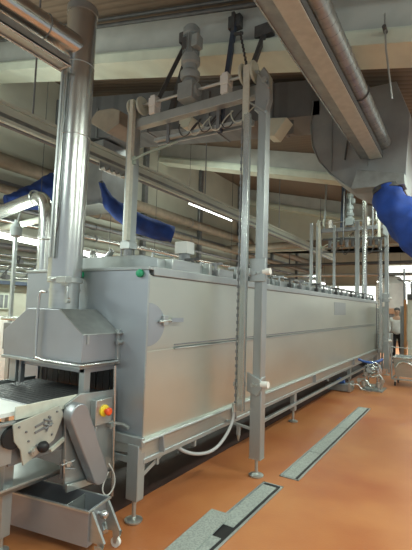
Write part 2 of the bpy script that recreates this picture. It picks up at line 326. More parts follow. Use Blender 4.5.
part(MB().cyl((-2.30,1.675,.67),(-2.27,1.675,.67),.022).cyl((-2.30,1.675,.67),(-2.265,1.675,.67),.012),'shaft_nut',STEEL,kn)
part(MB().box((-2.352,1.0,.62),(-2.33,1.56,.87)).box((-2.345,1.0,.855),(-2.31,1.56,.875)),'outer_side_beam',FRAMEM,V,.003)
part(MB().box((-2.36,1.55,.60),(-2.345,2.42,.87)),'inner_side_plate',DARKST,V)
part(MB().bar((-2.34,1.84,.62),(-2.34,2.05,.72),.035,.02),'cross_strut',LCREAM,V)
sd=[(-2.335,1.96,.335),(-2.335,1.93,.90),(-2.335,2.05,.955),(-2.335,2.415,.935),(-2.335,2.415,.30)]
sdp=part(MB().prism(sd,(.02,0,0)),'gear_side_plate',FRAMEM,V,.003)
part(MB().bar((-2.30,1.96,.345),(-2.30,2.40,.31),.02,.05),'bottom_bracket',STEEL,V,.002)
# tilted capsule-shaped chain cover
a=Vector((-2.29,1.965,.845));b=Vector((-2.29,2.185,.385));dv=(b-a).normalized();pv=Vector((0,dv.z,-dv.y))
cap=[]
for k in range(13): t=PI*k/12; cap.append(a+.076*(math.cos(t)*pv-math.sin(t)*dv))
for k in range(13): t=PI*k/12; cap.append(b+.068*(-math.cos(t)*pv+math.sin(t)*dv))
part(MB().prism([tuple(p) for p in cap],(.085,0,0)),'chain_cover',HOODM,V,.008)
es=part(MB().box((-2.315,2.155,.715),(-2.26,2.315,.90)),'stop_button_box',STEEL,V,.006)
part(MB().lathe([(.043,0),(.043,.012),(.03,.02)],(-2.26,2.235,.815),(1,0,0),28),'yellow_ring',YEL,es)
part(MB().lathe([(.018,0),(.018,.02),(.028,.026),(.028,.042),(.02,.05)],(-2.245,2.235,.815),(1,0,0),24),'red_button',RED,es)
part(MB().tube([(-2.28,2.18,.715),(-2.28,2.185,.64),(-2.285,2.19,.60)],.006,n=8),'box_cable',GREYC,es)
part(MB().cyl((-2.31,2.335,.69),(-2.26,2.335,.69),.02).cyl((-2.28,2.335,.66),(-2.28,2.335,.72),.012).tube([(-2.30,2.34,.70),(-2.22,2.40,.685),(-2.16,2.40,.67)],.014),'air_fitting',STEEL,V)
part(MB().tube([(-2.27,2.34,1.13),(-2.27,2.36,.6),(-2.27,2.37,.16)],.012),'drop_pipe',PIPE,V)
lp=MB()
lp.tube([(-2.25,2.30,.36),(-2.25,2.24,.27),(-2.25,2.27,.20),(-2.25,2.33,.19),(-2.25,2.38,.25),(-2.25,2.36,.34),(-2.25,2.30,.42)],.005,smooth=2,n=8)
part(lp,'cable_loop',WHITE,V)
vj=MB().cyl((-2.29,1.94,.52),(-2.26,1.94,.52),.02)
for (y0,z0,y1,z1) in ((1.90,.56,1.97,.50),(1.91,.47,1.90,.56),(1.91,.50,2.0,.47),(1.88,.53,1.99,.53)): vj.cyl((-2.265,y0,z0),(-2.265,y1,z1),.006,n=8)
part(vj,'tensioner_screw',PIPE,V)
part(MB().prism([(-3.2,1.45,.40),(-2.45,1.45,.40),(-2.42,1.45,.435),(-2.42,1.45,.42),(-2.45,1.45,.385),(-3.2,1.45,.385)],(0,.65,0)),'drip_tray',STEEL,V,.002)
part(MB().box((-2.36,1.95,.40),(-2.34,2.42,.62)),'lower_side_plate',DARKST,V)
for (x,y) in ((-2.53,1.66),(-3.25,1.66),(-2.56,.7),(-3.25,.7)):
    l2=part(MB().box((x-.035,y-.035,.10),(x+.035,y+.035,.88 if x<-3 else .62)),'leg',FRAMEM,V,.004)
    part(MB().cyl((x,y,.015),(x,y,.11),.013).lathe([(.05,0),(.05,.012),(.02,.025)],(x,y,.002)),'levelling_foot',STEEL,l2)
part(MB().box((-3.25,1.64,.60),(-2.36,1.69,.64)).box((-2.60,.7,.58),(-2.52,1.70,.64)),'leg_frame',FRAMEM,V,.004)
# ------------------------------------------------------------------ scrap trolley
ang=math.radians(10); rz=Matrix.Rotation(ang,3,'Z'); TL=Vector((-2.015,1.905,0))
def tl(x,y,z): return tuple(TL+rz@Vector((x,y,z)))
W=thing('scrap_trolley','low steel trough trolley on castors on the floor under the conveyor','trolley',tl(-.55,.1,0))
def tbox(mb,x0,y0,z0,x1,y1,z1):
    return mb.prism([tl(x0,y0,z0),tl(x1,y0,z0),tl(x1,y1,z0),tl(x0,y1,z0)],(0,0,z1-z0))
tr=MB(); zb_,zt=.085,.30
tbox(tr,-1.1,0,zb_,0,.006,zt);tbox(tr,-1.1,.21,zb_,0,.216,zt);tbox(tr,-.006,.006,zb_,0,.21,zt);tbox(tr,-1.1,.006,zb_,-1.094,.21,zt);tbox(tr,-1.1,0,zb_-.006,0,.216,zb_)
tro=part(tr,'trough',HOODM,W)
tbox(d:=MB(),-.20,.006,zb_,-.194,.21,.285);part(d,'divider',STEEL,tro)
tbox(d:=MB(),-1.1,-.012,zt-.012,0,0,zt);tbox(d,-1.1,.216,zt-.012,0,.228,zt);tbox(d,0,-.012,zt-.012,.01,.228,zt);part(d,'rim',STEEL,tro)
for y in (.02,.19):
    br=MB().prism([tl(.0,y,.285),tl(.02,y,.285),tl(.105,y,.125),tl(.105,y,.105),tl(0,y,.105)],tuple(rz@Vector((0,.006,0))))
    br.bar(tl(.01,y+.003,.285),tl(.11,y+.003,.115),.018,.012)
    part(br,'end_bracket',STEEL,W)
part(MB().ball(tl(.04,.11,.24),.03).cyl(tl(0,.11,.24),tl(.04,.11,.24),.012).cyl(tl(.03,.13,.17),tl(.07,.09,.15),.018),'drain_valve',PIPE,W)
for (x,y) in ((.075,-.005),(.075,.19),(-1.0,.02),(-1.0,.19)):
    f=part(MB().prism([tl(x-.02,y,.105),tl(x+.035,y,.105),tl(x+.01,y,.03),tl(x-.01,y,.03)],tuple(rz@Vector((0,.004,0)))).prism([tl(x-.02,y+.03,.105),tl(x+.035,y+.03,.105),tl(x+.01,y+.03,.03),tl(x-.01,y+.03,.03)],tuple(rz@Vector((0,.004,0)))),'castor_fork',STEEL,W)
    part(MB().cyl(tl(x,y+.006,.034),tl(x,y+.028,.034),.033,n=24),'castor_wheel',WHITE,f)
# ------------------------------------------------------------------ lifting frames
def lifting_frame(dy,label,first):
    y=3.73+dy
    F=thing('lifting_frame',label,'frame',(-2.6,y,0),'lifting frames over the long machine')
    # right post
    p=part(MB().box((-1.775,y-.05,.17),(-1.655,y+.05,.94)),'lower_post',FRAMEM,F,.008)
    part(MB().cyl((-1.715,y,.02),(-1.715,y,.18),.016).lathe([(.07,0),(.072,.012),(.05,.022),(.02,.032)],(-1.715,y,.004)).box((-1.775,y-.05,.165),(-1.655,y+.05,.175)),'levelling_foot',STEEL,p)
    part(MB().box((-1.755,y-.045,.90),(-1.675,y+.045,3.70)).box((-1.68,y-.06,.90),(-1.662,y+.05,3.70)),'upper_post',FRAMEM,F,.004)
    part(MB().box((-1.862,y-.155,.62),(-1.815,y-.115,3.55)).box((-1.820,y-.165,.62),(-1.792,y-.115,3.55)),'guide_pole',PIPE,F,.003)
    cc=MB()
    cc.box((-1.897,y-.13,.55),(-1.889,y-.12,3.5))
    for k in range(40): cc.box((-1.903,y-.133,.60+k*.07),(-1.883,y-.12,.63+k*.07))
    part(cc,'lift_chain',DARKST,F)
    part(MB().box((-1.80,y-.075,1.86),(-1.63,y-.05,2.09)).box((-1.89,y-.115,1.92),(-1.78,y-.06,1.99)),'upper_bracket',FRAMEM,F,.005)
    part(MB().prism([(-1.80,y-.075,.98),(-1.66,y-.075,.92),(-1.64,y-.075,.84),(-1.69,y-.075,.76),(-1.80,y-.075,.80)],(0,.025,0)),'lower_bracket',FRAMEM,F,.004)
    part(MB().box((-1.92,y-.13,.84),(-1.80,y-.08,.88)),'guide_bracket',FRAMEM,F,.003)
    for z in (1.955,.875):
        part(MB().cyl((-1.66,y-.05,z),(-1.585,y-.05,z+.005),.032,n=20),'white_roller',WHITE,F)
        part(MB().cyl((-1.74,y-.09,z-.01),(-1.74,y-.07,z-.01),.02,n=12).cyl((-1.70,y-.09,z-.01),(-1.70,y-.07,z-.01),.012,n=12),'bracket_bolt',STEEL,F)
    # left post
    part(MB().box((-3.56,y-.05,2.27),(-3.43,y+.06,4.06)),'left_post',FRAMEM,F,.006)
    part(MB().box((-3.575,y-.065,2.27),(-3.415,y+.075,2.36)),'post_sleeve',FRAMEM,F,.006)
    cb=MB().cyl((-3.495,y,1.872),(-3.495,y,2.27),.055)
    for sx in (-.06,.05):
        for sy in (-.05,.05): cb.cyl((-3.495+sx,y+sy,1.872),(-3.495+sx,y+sy,2.27),.012,n=8)
    part(cb,'post_mount',DARKST,F)
    part(MB().box((-3.475,y-.11,2.37),(-3.42,y-.052,4.12)),'lift_belt',LCREAM,F)
    part(MB().box((-1.905,y-.11,3.45),(-1.835,y-.09,4.10)),'lift_belt',LCREAM,F)
    # cross beam
    cbm=part(MB().box((-3.50,y-.04,3.785),(-1.70,y+.06,3.895)),'cross_beam',FRAMEM if first else DARKST,F,.006)
    part(MB().prism([(-1.80,y-.05,3.62),(-1.68,y-.05,3.56),(-1.63,y-.05,3.72),(-1.64,y-.05,3.95),(-1.70,y-.05,4.06),(-1.78,y-.05,3.98)],(0,.09,0)),'end_plate',FRAMEM,F,.006)
    part(MB().bar((-1.84,y-.08,3.70),(-1.66,y-.08,3.56),.03,.012).bar((-1.78,y-.08,4.02),(-1.63,y-.08,3.80),.03,.012).cyl((-1.68,y-.09,3.9),(-1.68,y-.06,3.9),.03),'end_link',STEEL,F)
    part(MB().cyl((-3.58,y-.02,4.06),(-1.76,y-.02,4.04),.017,n=14),'drive_shaft',STEEL,F)
    for x in (-3.50,-3.345,-1.945,-1.815):
        part(MB().lathe([(.06,-.012),(.105,-.014),(.115,-.006),(.115,.006),(.105,.014),(.06,.012)],(x,y-.02,4.05),(1,0,0),28),'pulley',CREAM,F)
    part(MB().cyl((-3.50,y-.02,4.05),(-3.345,y-.02,4.05),.055,n=20),'pulley_hub',DARKST,F)
    part(MB().cyl((-1.945,y-.02,4.05),(-1.815,y-.02,4.05),.055,n=20),'pulley_hub',DARKST,F)
    for x in (-3.16,-2.16):
        bl=part(MB().box((x-.05,y-.07,3.99),(x+.05,y+.05,4.10)).box((x-.035,y-.06,4.10),(x+.035,y+.04,4.13)).box((x-.045,y-.065,3.895),(x+.045,y+.05,3.99)),'bearing_block',WHITE,F,.006)
    # gear motor
    gx=-2.64
    g=part(MB().box((gx-.10,y-.12,3.93),(gx+.10,y+.08,4.13)).cyl((gx,y-.02,4.13),(gx,y-.02,4.20),.10,.07,24).cyl((gx-.13,y-.02,4.05),(gx+.13,y-.02,4.05),.07,n=24),'gear_motor',MOTOR,F,.006)
    part(MB().lathe([(.10,4.19),(.115,4.22),(.115,4.27),(.085,4.30),(.085,4.36),(.11,4.38),(.11,4.45),(.085,4.47)],(gx,y-.02,0),n=24),'gear_housing',MOTOR,g)
    mb=MB().lathe([(.085,4.47),(.085,4.72),(.098,4.73),(.098,4.80),(.075,4.83),(.02,4.84)],(gx,y-.02,0),n=24)
    for k in range(20):
        t=2*PI*k/20; mb.box((gx+.08,y-.022,4.49),(gx+.10,y-.018,4.71),Matrix.Rotation(t,3,'Z'),(gx,y-.02,0))
    part(mb,'motor_casing',MOTOR,g)
    part(MB().box((gx+.07,y-.12,4.52),(gx+.15,y-.0,4.66)),'terminal_box',MOTOR,g,.005)
    part(MB().box((gx-.06,y-.125,4.53),(gx+.0,y-.10,4.66)),'rating_plate',DMETAL,g)
    # cable tray and loops below
    part(MB().bar((-3.22,y+.10,3.63),(-1.90,y+.10,3.60),.06,.035).bar((-3.22,y+.16,3.62),(-1.90,y+.16,3.59),.02,.06),'cable_tray',FRAMEM,F)
    for x in (-3.0,-2.3): part(MB().box((x-.02,y+.06,3.55),(x+.02,y+.09,3.82)),'tray_hanger',DARKST,F)
    rnd=random.Random(3)
    for k in range(6):
        x=-2.85+k*.14; r=.02+rnd.random()*.05
        part(MB().tube([(x,y+.10,3.76),(x+.02,y+.05,3.68),(x+.08,y+.04,3.60-r),(x+.17,y+.04,3.60-r),(x+.22,y+.05,3.66),(x+.30,y+.10,3.76)],.007,smooth=2,n=8),'cable_loop',LCREAM if k%2 else DMETAL,F)
    part(MB().tube([(-3.42,y-.08,3.36),(-3.36,y-.09,3.36),(-3.25,y-.02,3.44),(-3.05,y+.1,3.53),(-2.9,y+.13,3.57)],.014,smooth=2,n=8),'green_cable',GCAB,F)
    for k in range(4): part(MB().bar((-2.72+k*.22,y+.13,3.64),(-2.58+k*.22,y+.13,3.77),.015),'tray_brace',DMETAL,F)
    part(MB().box((-3.43,y-.075,3.31),(-3.38,y-.05,3.41)),'cable_gland',GCAB,F)
    # roof struts
    if first:
        for (bx,bz,fx) in ((-3.03,5.10,-3.28),(-1.93,4.80,-1.97)):
            s=part(MB().bar((fx,y+.03,3.90),(bx,4.17,bz-.02),.05,.05),'roof_strut',DMETAL,F,.003)
            part(MB().box((bx-.11,4.13,bz-.05),(bx+.11,4.22,bz+.09)),'roof_bracket',DMETAL,s,.003)
        part(MB().bar((-2.93,y+.03,3.90),(-2.95,4.17,5.08),.07,.05),'roof_strut',DMETAL,F,.003)
        s=part(MB().bar((-2.30,y+.10,3.55),(-2.32,4.15,5.02),.055,.055),'hanger',BLUEST,F,.003)
        part(MB().bar((-2.32,4.12,4.80),(-2.32,4.12,5.16),.04,.04).box((-2.40,4.13,4.98),(-2.24,4.22,5.14)),'roof_bracket',DMETAL,s,.003)
        ch=MB()
        for k in range(9): ch.cyl((-2.18+.012*k,4.05,4.82-.055*k),(-2.17+.012*k,4.03,4.77-.055*k),.014,n=8)
        ch.cyl((-2.28,4.1,4.86),(-2.16,4.05,4.80),.02)
        part(ch,'hoist_chain',DMETAL,F)
    else:
        for (x,w) in ((-3.35,.05),(-2.85,.10),(-1.95,.06)):
            part(MB().bar((x,y+.02,3.88),(x,y+.25,ceil_z(x)+.02),w,w),'roof_strut',BLUEST if w>.06 else FRAMEM,F,.003)
        part(MB().bar((-2.7,y+.02,3.88),(-2.75,y+.25,ceil_z(-2.75)+.02),.03,.03),'roof_strut',FRAMEM,F,.003)
    return F
lifting_frame(0,'near lifting frame with grey upright motor and pulleys over the front of the machine',True)
lifting_frame(7.77,'far lifting frame straddling the distant end of the long machine',False)
FG=thing('valve_station','dark cluster of valves and cables hanging inside the far lifting frame','valves',(-2.5,11.2,2.6))
rg=random.Random(11)
part(MB().bar((-3.3,11.25,3.55),(-1.75,11.25,3.50),.05).bar((-3.3,11.25,3.2),(-1.75,11.25,3.16),.035),'support_rail',DMETAL,FG)
for k in range(9):
    x=-3.1+k*.15; z=3.3+rg.random()*.15
    part(MB().cyl((x,11.2,z-.07),(x,11.2,z+.07),.045,n=10).box((x-.03,11.17,z+.07),(x+.05,11.23,z+.13)),'valve',DMETAL if k%3 else DARKST,FG)
for k in range(5): part(MB().tube([(-3.1+k*.3,11.2,3.4),(-3.0+k*.3,11.18,3.1-.08*(k%2)),(-2.85+k*.3,11.2,3.3)],.012,n=6,smooth=2),'cable_loop',DMETAL,FG)
for x in (-2.75,-2.0): part(MB().cyl((x,11.22,3.5),(x,11.3,4.85),.02,n=8),'hanger_rod',DARKST,FG)
# extra uprights near far frame
for (x,y,w,z0,lab) in ((-3.35,10.4,.07,1.98,'slim pale upright left of the far lifting frame, standing on the machine top'),(-2.9,10.9,.06,1.98,'thin steel upright near the middle of the far lifting frame'),(-2.25,10.6,.09,1.98,'pale square upright left of the shiny pipe near the far frame')):
    solo(MB().box((x-w/2,y-w/2,z0),(x+w/2,y+w/2,3.85)),'support_post',FRAMEM,lab,'post',bevel=.004)
solo(MB().cyl((-2.1,10.7,1.98),(-2.1,10.7,4.6),.06),'steel_pipe',PIPE,'shiny vertical pipe rising from the far end of the machine','pipe')
# hose + spray bracket by front post
Q=thing('wash_hose','pale grey hose hanging in a loop from the near lifting frame down under the machine','hose',(-1.95,3.5,.3))
part(MB().tube([(-1.90,3.60,.64),(-1.90,3.585,.52),(-1.93,3.50,.38),(-1.96,3.34,.29),(-2.0,3.15,.30),(-2.03,2.98,.36),(-2.06,2.9,.42)],.015,smooth=2),'hose_run',GREYC,Q)
part(MB().cyl((-1.90,3.60,.60),(-1.90,3.60,.68),.022),'hose_coupling',STEEL,Q)
Q=thing('wash_nozzle','small steel nozzle bracket hanging between machine and near lifting post','nozzle',(-1.88,3.72,.33))
part(MB().bar((-2.04,3.70,.47),(-1.77,3.70,.44),.022).bar((-1.9,3.70,.46),(-1.9,3.70,.36),.03),'nozzle_arm',FRAMEM,Q)
part(MB().cyl((-1.9,3.70,.36),(-1.9,3.70,.30),.022,.005,12),'nozzle_tip',STEEL,Q)
# ------------------------------------------------------------------ floor drains
def drain(xa,xb,ya,yb,label,panels):
    D=thing('floor_drain',label,'drain',((xa+xb)/2,(ya+yb)/2,0),'floor drains')
    m=MB()
    for (a,b_) in (((xa,ya),(xa+.018,yb)),((xb-.018,ya),(xb,yb)),((xa,ya),(xb,ya+.018)),((xa,yb-.018),(xb,yb))): m.box((a[0],a[1],.001),(b_[0],b_[1],.008))
    part(m,'drain_frame',FRAMEM,D,.001)
    part(MB().box((xa+.018,ya+.018,.0006),(xb-.018,yb-.018,.0015)),'drain_channel',BLACK,D)
    for (p0,p1) in panels: part(MB().box((xa+.022,p0,.002),(xb-.046,p1,.007)),'grating',GRATE,D,label='grey slotted grating panel')
    return D
drain(-1.535,-1.34,3.86,7.36,'farther of two narrow floor drains in the orange floor, full length grating',((3.885,4.7),(4.715,5.9),(5.915,7.335)))
drain(-1.60,-1.405,2.2,3.65,'nearer floor drain beside the lifting post, partly uncovered at its near end',((2.225,2.60),(2.78,3.59)))
solo(MB().box((-.085,-.40,0),(.085,.40,.012),Matrix.Rotation(math.radians(3),3,'Z')),'drain_grating',GRATE,'loose grating panel lying askew over the near floor drain','grating')
bpy.data.objects['drain_grating'].location=(-1.60,2.50,.010)
# ------------------------------------------------------------------ ducts overhead
A=thing('cross_duct','large dark grey rectangular air duct crossing the hall behind the nearest roof beam','duct',(-5,6.3,4.6))
def dz(x): return 4.93-.125*(x+5.1)
part(MB().prism([(XL+.02,5.9,dz(XL)),(-1.8,5.9,dz(-1.8)),(-1.8,5.9,dz(-1.8)+.55),(XL+.02,5.9,dz(XL)+1.0)],(0,.75,0)),'duct_body',GRID,A)
for x in (-6.6,-5.2,-3.8,-2.6): part(MB().box((x,5.875,dz(x)-.02),(x+.05,6.67,dz(x)+.62)),'duct_flange',DUCT,A)
A=thing('duct_drop','big grey duct box hanging behind the chimney, above the middle blue duct','duct',(-7,6.2,3.66))
part(MB().box((-7.75,5.92,3.72),(-6.38,6.6,5.05)),'drop_body',PLEN,A,.01)
part(MB().box((-7.78,5.89,3.66),(-6.35,6.63,3.72)),'outlet_frame',GALV,A,.005)
A=thing('duct_elbow','large pale grey duct elbow with rounded corner above the right blue duct','duct',(-1.25,6.3,3.2))
prof=[(-1.90,4.75),(-1.93,4.35),(-1.90,4.05),(-1.80,3.80),(-1.63,3.58),(-1.40,3.38),(-1.2,3.26),(-.65,3.22),(-.58,4.25),(-.75,4.75)]
part(MB().prism([(x,5.9,z) for x,z in prof],(0,.75,0)),'elbow_shell',PLEN,A,.008)
part(MB().tube([(x,5.895,z) for x,z in prof[:8]],.012,n=6),'elbow_seam',GALV,A)
part(MB().prism([(-1.28,5.62,3.24),(-.62,5.62,3.22),(-.62,5.62,3.36),(-1.20,5.62,3.50)],(0,.28,0)),'outlet_collar',GALV,A,.008)
for x in (-1.62,-1.12): part(MB().box((x,5.885,3.62),(x+.012,5.9,4.72)),'panel_seam',GALV,A)
part(MB().bar((-1.30,5.87,4.6),(-1.42,5.87,3.75),.02),'brace_rod',DMETAL,A)
A=thing('service_trunk','long galvanised trunk with a dusty cream base running diagonally under the ceiling','duct',(-1.02,3.5,3.7))
part(MB().box((-1.085,-.6,3.700),(-.925,5.88,3.80)),'cream_base',PINK,A,.004)
part(MB().prism([(-1.085,-.6,3.712),(-1.20,-.6,3.735),(-1.205,-.6,3.85),(-1.085,-.6,3.85)],(0,6.48,0)),'galvanised_side',GALV,A)
part(MB().box((-1.212,-.6,3.725),(-1.198,5.88,3.74)),'side_lip',PIPE,A)
part(MB().box((-.925,-.6,3.705),(-.918,5.88,3.78)),'base_seam',DMETAL,A)
A=thing('spiral_duct','round spiral seamed duct alongside the cream based trunk','duct',(-.9,3.5,3.75))
part(MB().cyl((-.905,-.6,3.90),(-.905,5.88,3.90),.088,n=30),'duct_tube',GALV,A)
sp=MB();n=0
pts=[]
for k in range(52*14): t=k/14; pts.append((-.905+.089*math.cos(2*PI*t),-.55+t*.122,3.90+.089*math.sin(2*PI*t)))
sp.tube(pts,.0025,n=4); part(sp,'spiral_seam',DARKST,A)
part(MB().torus((-.905,4.35,3.90),.093,.010,(0,1,0),28),'hanger_band',DMETAL,A)
# white cream box duct piece behind near frame
A=thing('air_outlet','small cream wedge shaped air outlet under the grey cross duct, right of the pulleys','air outlet',(-2.5,5.8,4.2))
part(MB().prism([(-2.52,5.6,4.50),(-2.20,5.6,4.44),(-2.40,5.6,4.20),(-2.52,5.6,4.22)],(0,.28,0)),'outlet_body',CREAM,A,.004)
part(MB().box((-2.50,5.88,4.3),(-2.2,5.9,4.52)),'outlet_neck',DUCT,A)
# fabric ducts
def sock(pts,rad,m,label,wv):
    S=thing('fabric_duct',label,'fabric duct',pts[0],'blue fabric air ducts')
    mb=MB(); n=22
    P=[Vector(p) for p in pts];R=list(rad)
    for _ in range(3):
        Q=[P[0]];S_=[R[0]]
        for i in range(len(P)-1): Q+=[P[i]*.75+P[i+1]*.25,P[i]*.25+P[i+1]*.75];S_+=[R[i]*.75+R[i+1]*.25,R[i]*.25+R[i+1]*.75]
        Q.append(P[-1]);S_.append(R[-1]);P,R=Q,S_
    mb.tube([tuple(p) for p in P],R,n=n)
    rnd=random.Random(len(label)); ph=[rnd.random()*6 for _ in range(6)]
    c=Vector((0,0,0))
    vs=list(mb.b.verts)
    for i,v in enumerate(vs):
        ring=i//n;k=i%n;ctr=P[min(ring,len(P)-1)]
        f=1+wv*(.06*math.sin(k*2*PI/n*3+ring*.35+ph[0])+.05*math.sin(k*2*PI/n*5-ring*.6+ph[1])+.03*math.sin(ring*1.1+ph[2]))
        v.co=ctr+(v.co-ctr)*f
    part(mb,'fabric_tube',m,S)
    part(MB().cyl(pts[0],tuple(Vector(pts[0])+(Vector(pts[1])-Vector(pts[0])).normalized()*.06),rad[0]*1.06,n=22),'collar_strap',DMETAL,S)
    return S
sock([(-.84,5.76,3.225),(-.80,5.72,3.0),(-.62,5.7,2.75),(-.42,5.65,2.52),(-.15,5.6,2.25),(.1,5.5,2.0)],(.18,.21,.24,.25,.24,.2),BLUE,'bright blue fabric duct hanging below the elbow at the right edge',1)
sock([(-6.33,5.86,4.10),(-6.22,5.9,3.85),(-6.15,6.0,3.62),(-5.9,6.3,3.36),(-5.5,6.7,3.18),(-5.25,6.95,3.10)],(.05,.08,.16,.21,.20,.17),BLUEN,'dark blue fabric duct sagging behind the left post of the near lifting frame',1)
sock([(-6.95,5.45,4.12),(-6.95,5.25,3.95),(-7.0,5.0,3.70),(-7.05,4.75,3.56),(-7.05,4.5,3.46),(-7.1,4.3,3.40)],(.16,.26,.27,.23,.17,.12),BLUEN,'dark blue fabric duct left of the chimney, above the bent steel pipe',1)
# long white trunking above the tank
A=thing('cable_trunking','long cream cable trunking sloping away behind the near lifting frame','trunking',(-4.5,8,3.62))
part(MB().box((-4.56,1.5,3.66),(-4.44,16.5,3.86)),'trunk_body',CREAM,A,.004)
part(MB().box((-4.45,1.5,3.62),(-4.38,16.5,3.66)).box((-4.45,1.5,3.83),(-4.41,16.5,3.87)),'trunk_rail',CREAM,A)
part(MB().box((-4.445,1.5,3.675),(-4.434,16.5,3.735)),'cable_slot',GALV,A)
for y in (3.0,7.0,11.0,15.0): part(MB().cyl((-4.5,y,3.86),(-4.5,y,ceil_z(-4.5)+.02),.012,n=8),'hanger_rod',DARKST,A)
part(MB().tube([(-4.40,1.5,3.58),(-4.40,16.4,3.58)],.02,n=8),'trunk_cable',DARKST,A)
# junction with rollers on the trunk near the left post
jb=MB()
for k in range(6): jb.cyl((-4.36,4.05+k*.1,3.52),(-4.28,4.05+k*.1,3.52),.035,n=12)
jb.box((-4.38,4.0,3.5),(-4.36,4.65,3.62))
solo(jb,'cable_glands','' and None or FRAMEM,'row of round cable glands under the cream trunking, left of the near frame post','cable gland')
solo(MB().prism([(-5.40,4.65,4.68),(-4.95,4.65,4.40),(-4.68,4.65,4.50),(-4.68,4.65,4.72),(-4.85,4.65,4.80),(-5.2,4.65,4.84)],(0,.5,0)),'duct_box',DUSTB,'brown boxy duct piece between chimney and left pulley','duct',bevel=.01)
solo(MB().cyl((-3.3,4.55,4.20),(-3.3,4.9,4.20),.10,n=24),'round_lamp',CREAM,'cream round end behind the left pulley pair','pipe end')
# pipes on the ceiling edge / beam 1
for i,(h,r) in enumerate(((.60,.022),(.50,.028))):
    solo(MB().cyl((XL,3.98,ceil_z(XL)-.66+h),(4.5,3.98,ceil_z(4.5)-.66+h),r,n=12),'beam_pipe',DMETAL,['upper thin dark pipe along the nearest roof beam','lower thin dark pipe along the nearest roof beam'][i],'pipe')
# wall pipes
specs=[(-7.72,4.36,.15,BPIPE,'fat brown insulated pipe high on the left wall, topmost of the wall pipes'),(-7.7,3.80,.09,BPIPE,'brown wall pipe just below the fat insulated one'),(-7.78,3.48,.05,DARKST,'thin grey pipe on the left wall, third from the top'),(-7.78,3.20,.07,PIPE,'shiny pipe on the left wall, fourth from the top'),(-7.75,2.88,.06,CREAM,'cream pipe along the left wall above the low dark one'),(-7.75,2.68,.06,DARKST,'dark grey pipe, lowest of the high wall pipes')]
for (x,z,r,m,lab) in specs:
    o=thing('wall_pipe',lab,'pipe',(x,12,z-r),'pipes along the left wall')
    part(MB().cyl((x,0,z),(x,25.9,z),r,n=18),'pipe_run',m,o)
    for y in range(3,26,4): part(MB().torus((x,y+.1,z),r+.01,.012,(0,1,0),18).bar((XL+.01,y+.1,z),(x,y+.1,z-r-.01),.03,.03),'pipe_clip',DARKST,o)
for k,y in enumerate((6.2,9.0,12.0,15.0,18.5,22.0)):
    solo(MB().box((XL+.01,y,0),(XL+.13,y+.14,ceil_z(XL)-.05)),'wall_column',DARKST,['dark wall post nearest the camera on the left wall','second dark wall post, behind the duct drop','third dark wall post along the left wall','fourth dark wall post along the left wall','fifth dark wall post along the left wall','farthest dark wall post before the end wall'][k],'column','dark posts along the left wall')
solo(MB().box((XL,3,3.98),(XL+.03,25.9,4.05)).box((XL,3,5.35),(XL+.03,25.9,5.40)),'trim_2',DARKST,'dark horizontal seams on the left wall','trim',kind='structure')
# fluorescent lamps, seen ones and added fill ones
def lamp(a,b,label,power=60,w=.12,grp='fluorescent lamps',top=None,upl=.35,tr=.028):
    a=Vector(a);b=Vector(b);L=thing('fluorescent_lamp',label,'lamp',tuple((a+b)/2),grp)
    part(MB().bar(tuple(a+Vector((0,0,.05))),tuple(b+Vector((0,0,.05))),w,.05),'lamp_housing',WHITE,L,.004)
    part(MB().cyl(tuple(a),tuple(b),tr,n=12),'lamp_tube',LAMP,L)
    for e in (a,b): part(MB().cyl(tuple(e+Vector((0,0,.07))),(e.x,e.y,top or ceil_z(e.x)+.02),.006,n=6),'hanger_wire',DMETAL,L)
    if power:
        l=bpy.data.lights.new('lamp_light','AREA'); l.shape='RECTANGLE'; l.size=w*1.6; l.size_y=(b-a).length; l.energy=power; l.color=(.88,1,.90)
        o=bpy.data.objects.new('lamp_light',l); COL.objects.link(o); m_=(a+b)/2; o.location=(m_.x,m_.y,m_.z-.06)
        d=(b-a).normalized(); o.rotation_euler=(0,0,math.atan2(d.y,d.x)-PI/2)
        l2=l.copy(); l2.energy=power*upl; o2=bpy.data.objects.new('lamp_light',l2); COL.objects.link(o2); o2.location=(m_.x,m_.y,m_.z+.10)  # second area light added facing up, to brighten the ceiling
        o2.rotation_euler=(PI,0,-(math.atan2(d.y,d.x)-PI/2))
    return L
lamp((-6.5,3.1,2.72),(-6.5,4.6,2.66),'bright fluorescent tube at the left edge, left of the bent steel pipe',60,tr=.06)
lamp((-6.5,5.3,2.62),(-6.5,6.35,2.60),'bright fluorescent tube just right of the chimney',50,tr=.06,top=3.66)
lamp((-6.5,9.3,4.46),(-6.5,11.8,4.46),'thin lit tube high on the left, behind the cream trunking',12,.05,tr=.014)
lamp((-6.6,8,2.55),(-6.6,10,2.55),'fluorescent tube low in the distance behind the left post',60)
lamp((-6.6,12,2.55),(-6.6,14,2.55),'fluorescent tube low in the distance, beyond the left blue duct',60)
lamp((-5.2,16,2.75),(-5.2,18,2.75),'fluorescent tube far away, seen just over the machine top',90)
lamp((-3.1,18.4,2.85),(-1.3,18.4,2.85),'distant bright lamp right of the far lifting frame',160,.3)
lamp((-2.4,20,2.9),(-.6,20,2.9),'farther bright lamp at the right edge beyond the far frame',160,.3)
for k,(x,y) in enumerate(((-6.0,-.5),(-6.2,1.6),(-5.6,7.2))):  # tube lamps added out of sight to brighten the left side
    lamp((x,y,5.86 if y>5 else 3.6),(x,y+1.4,5.98 if y>5 else 3.6),['unseen fill lamp added left of the camera, nearer the back','unseen fill lamp added left of the camera, nearer the wall pipes','added fill lamp hidden above the middle blue duct'][k],(90 if k<2 else 70),.2,upl=.5 if k<2 else .15)
lamp((-2.1,10.6,4.95),(-1.5,10.6,4.85),'added fill lamp hidden behind the duct elbow under the ceiling',45,.2)  # lamp put behind the elbow out of sight, lights the far bay
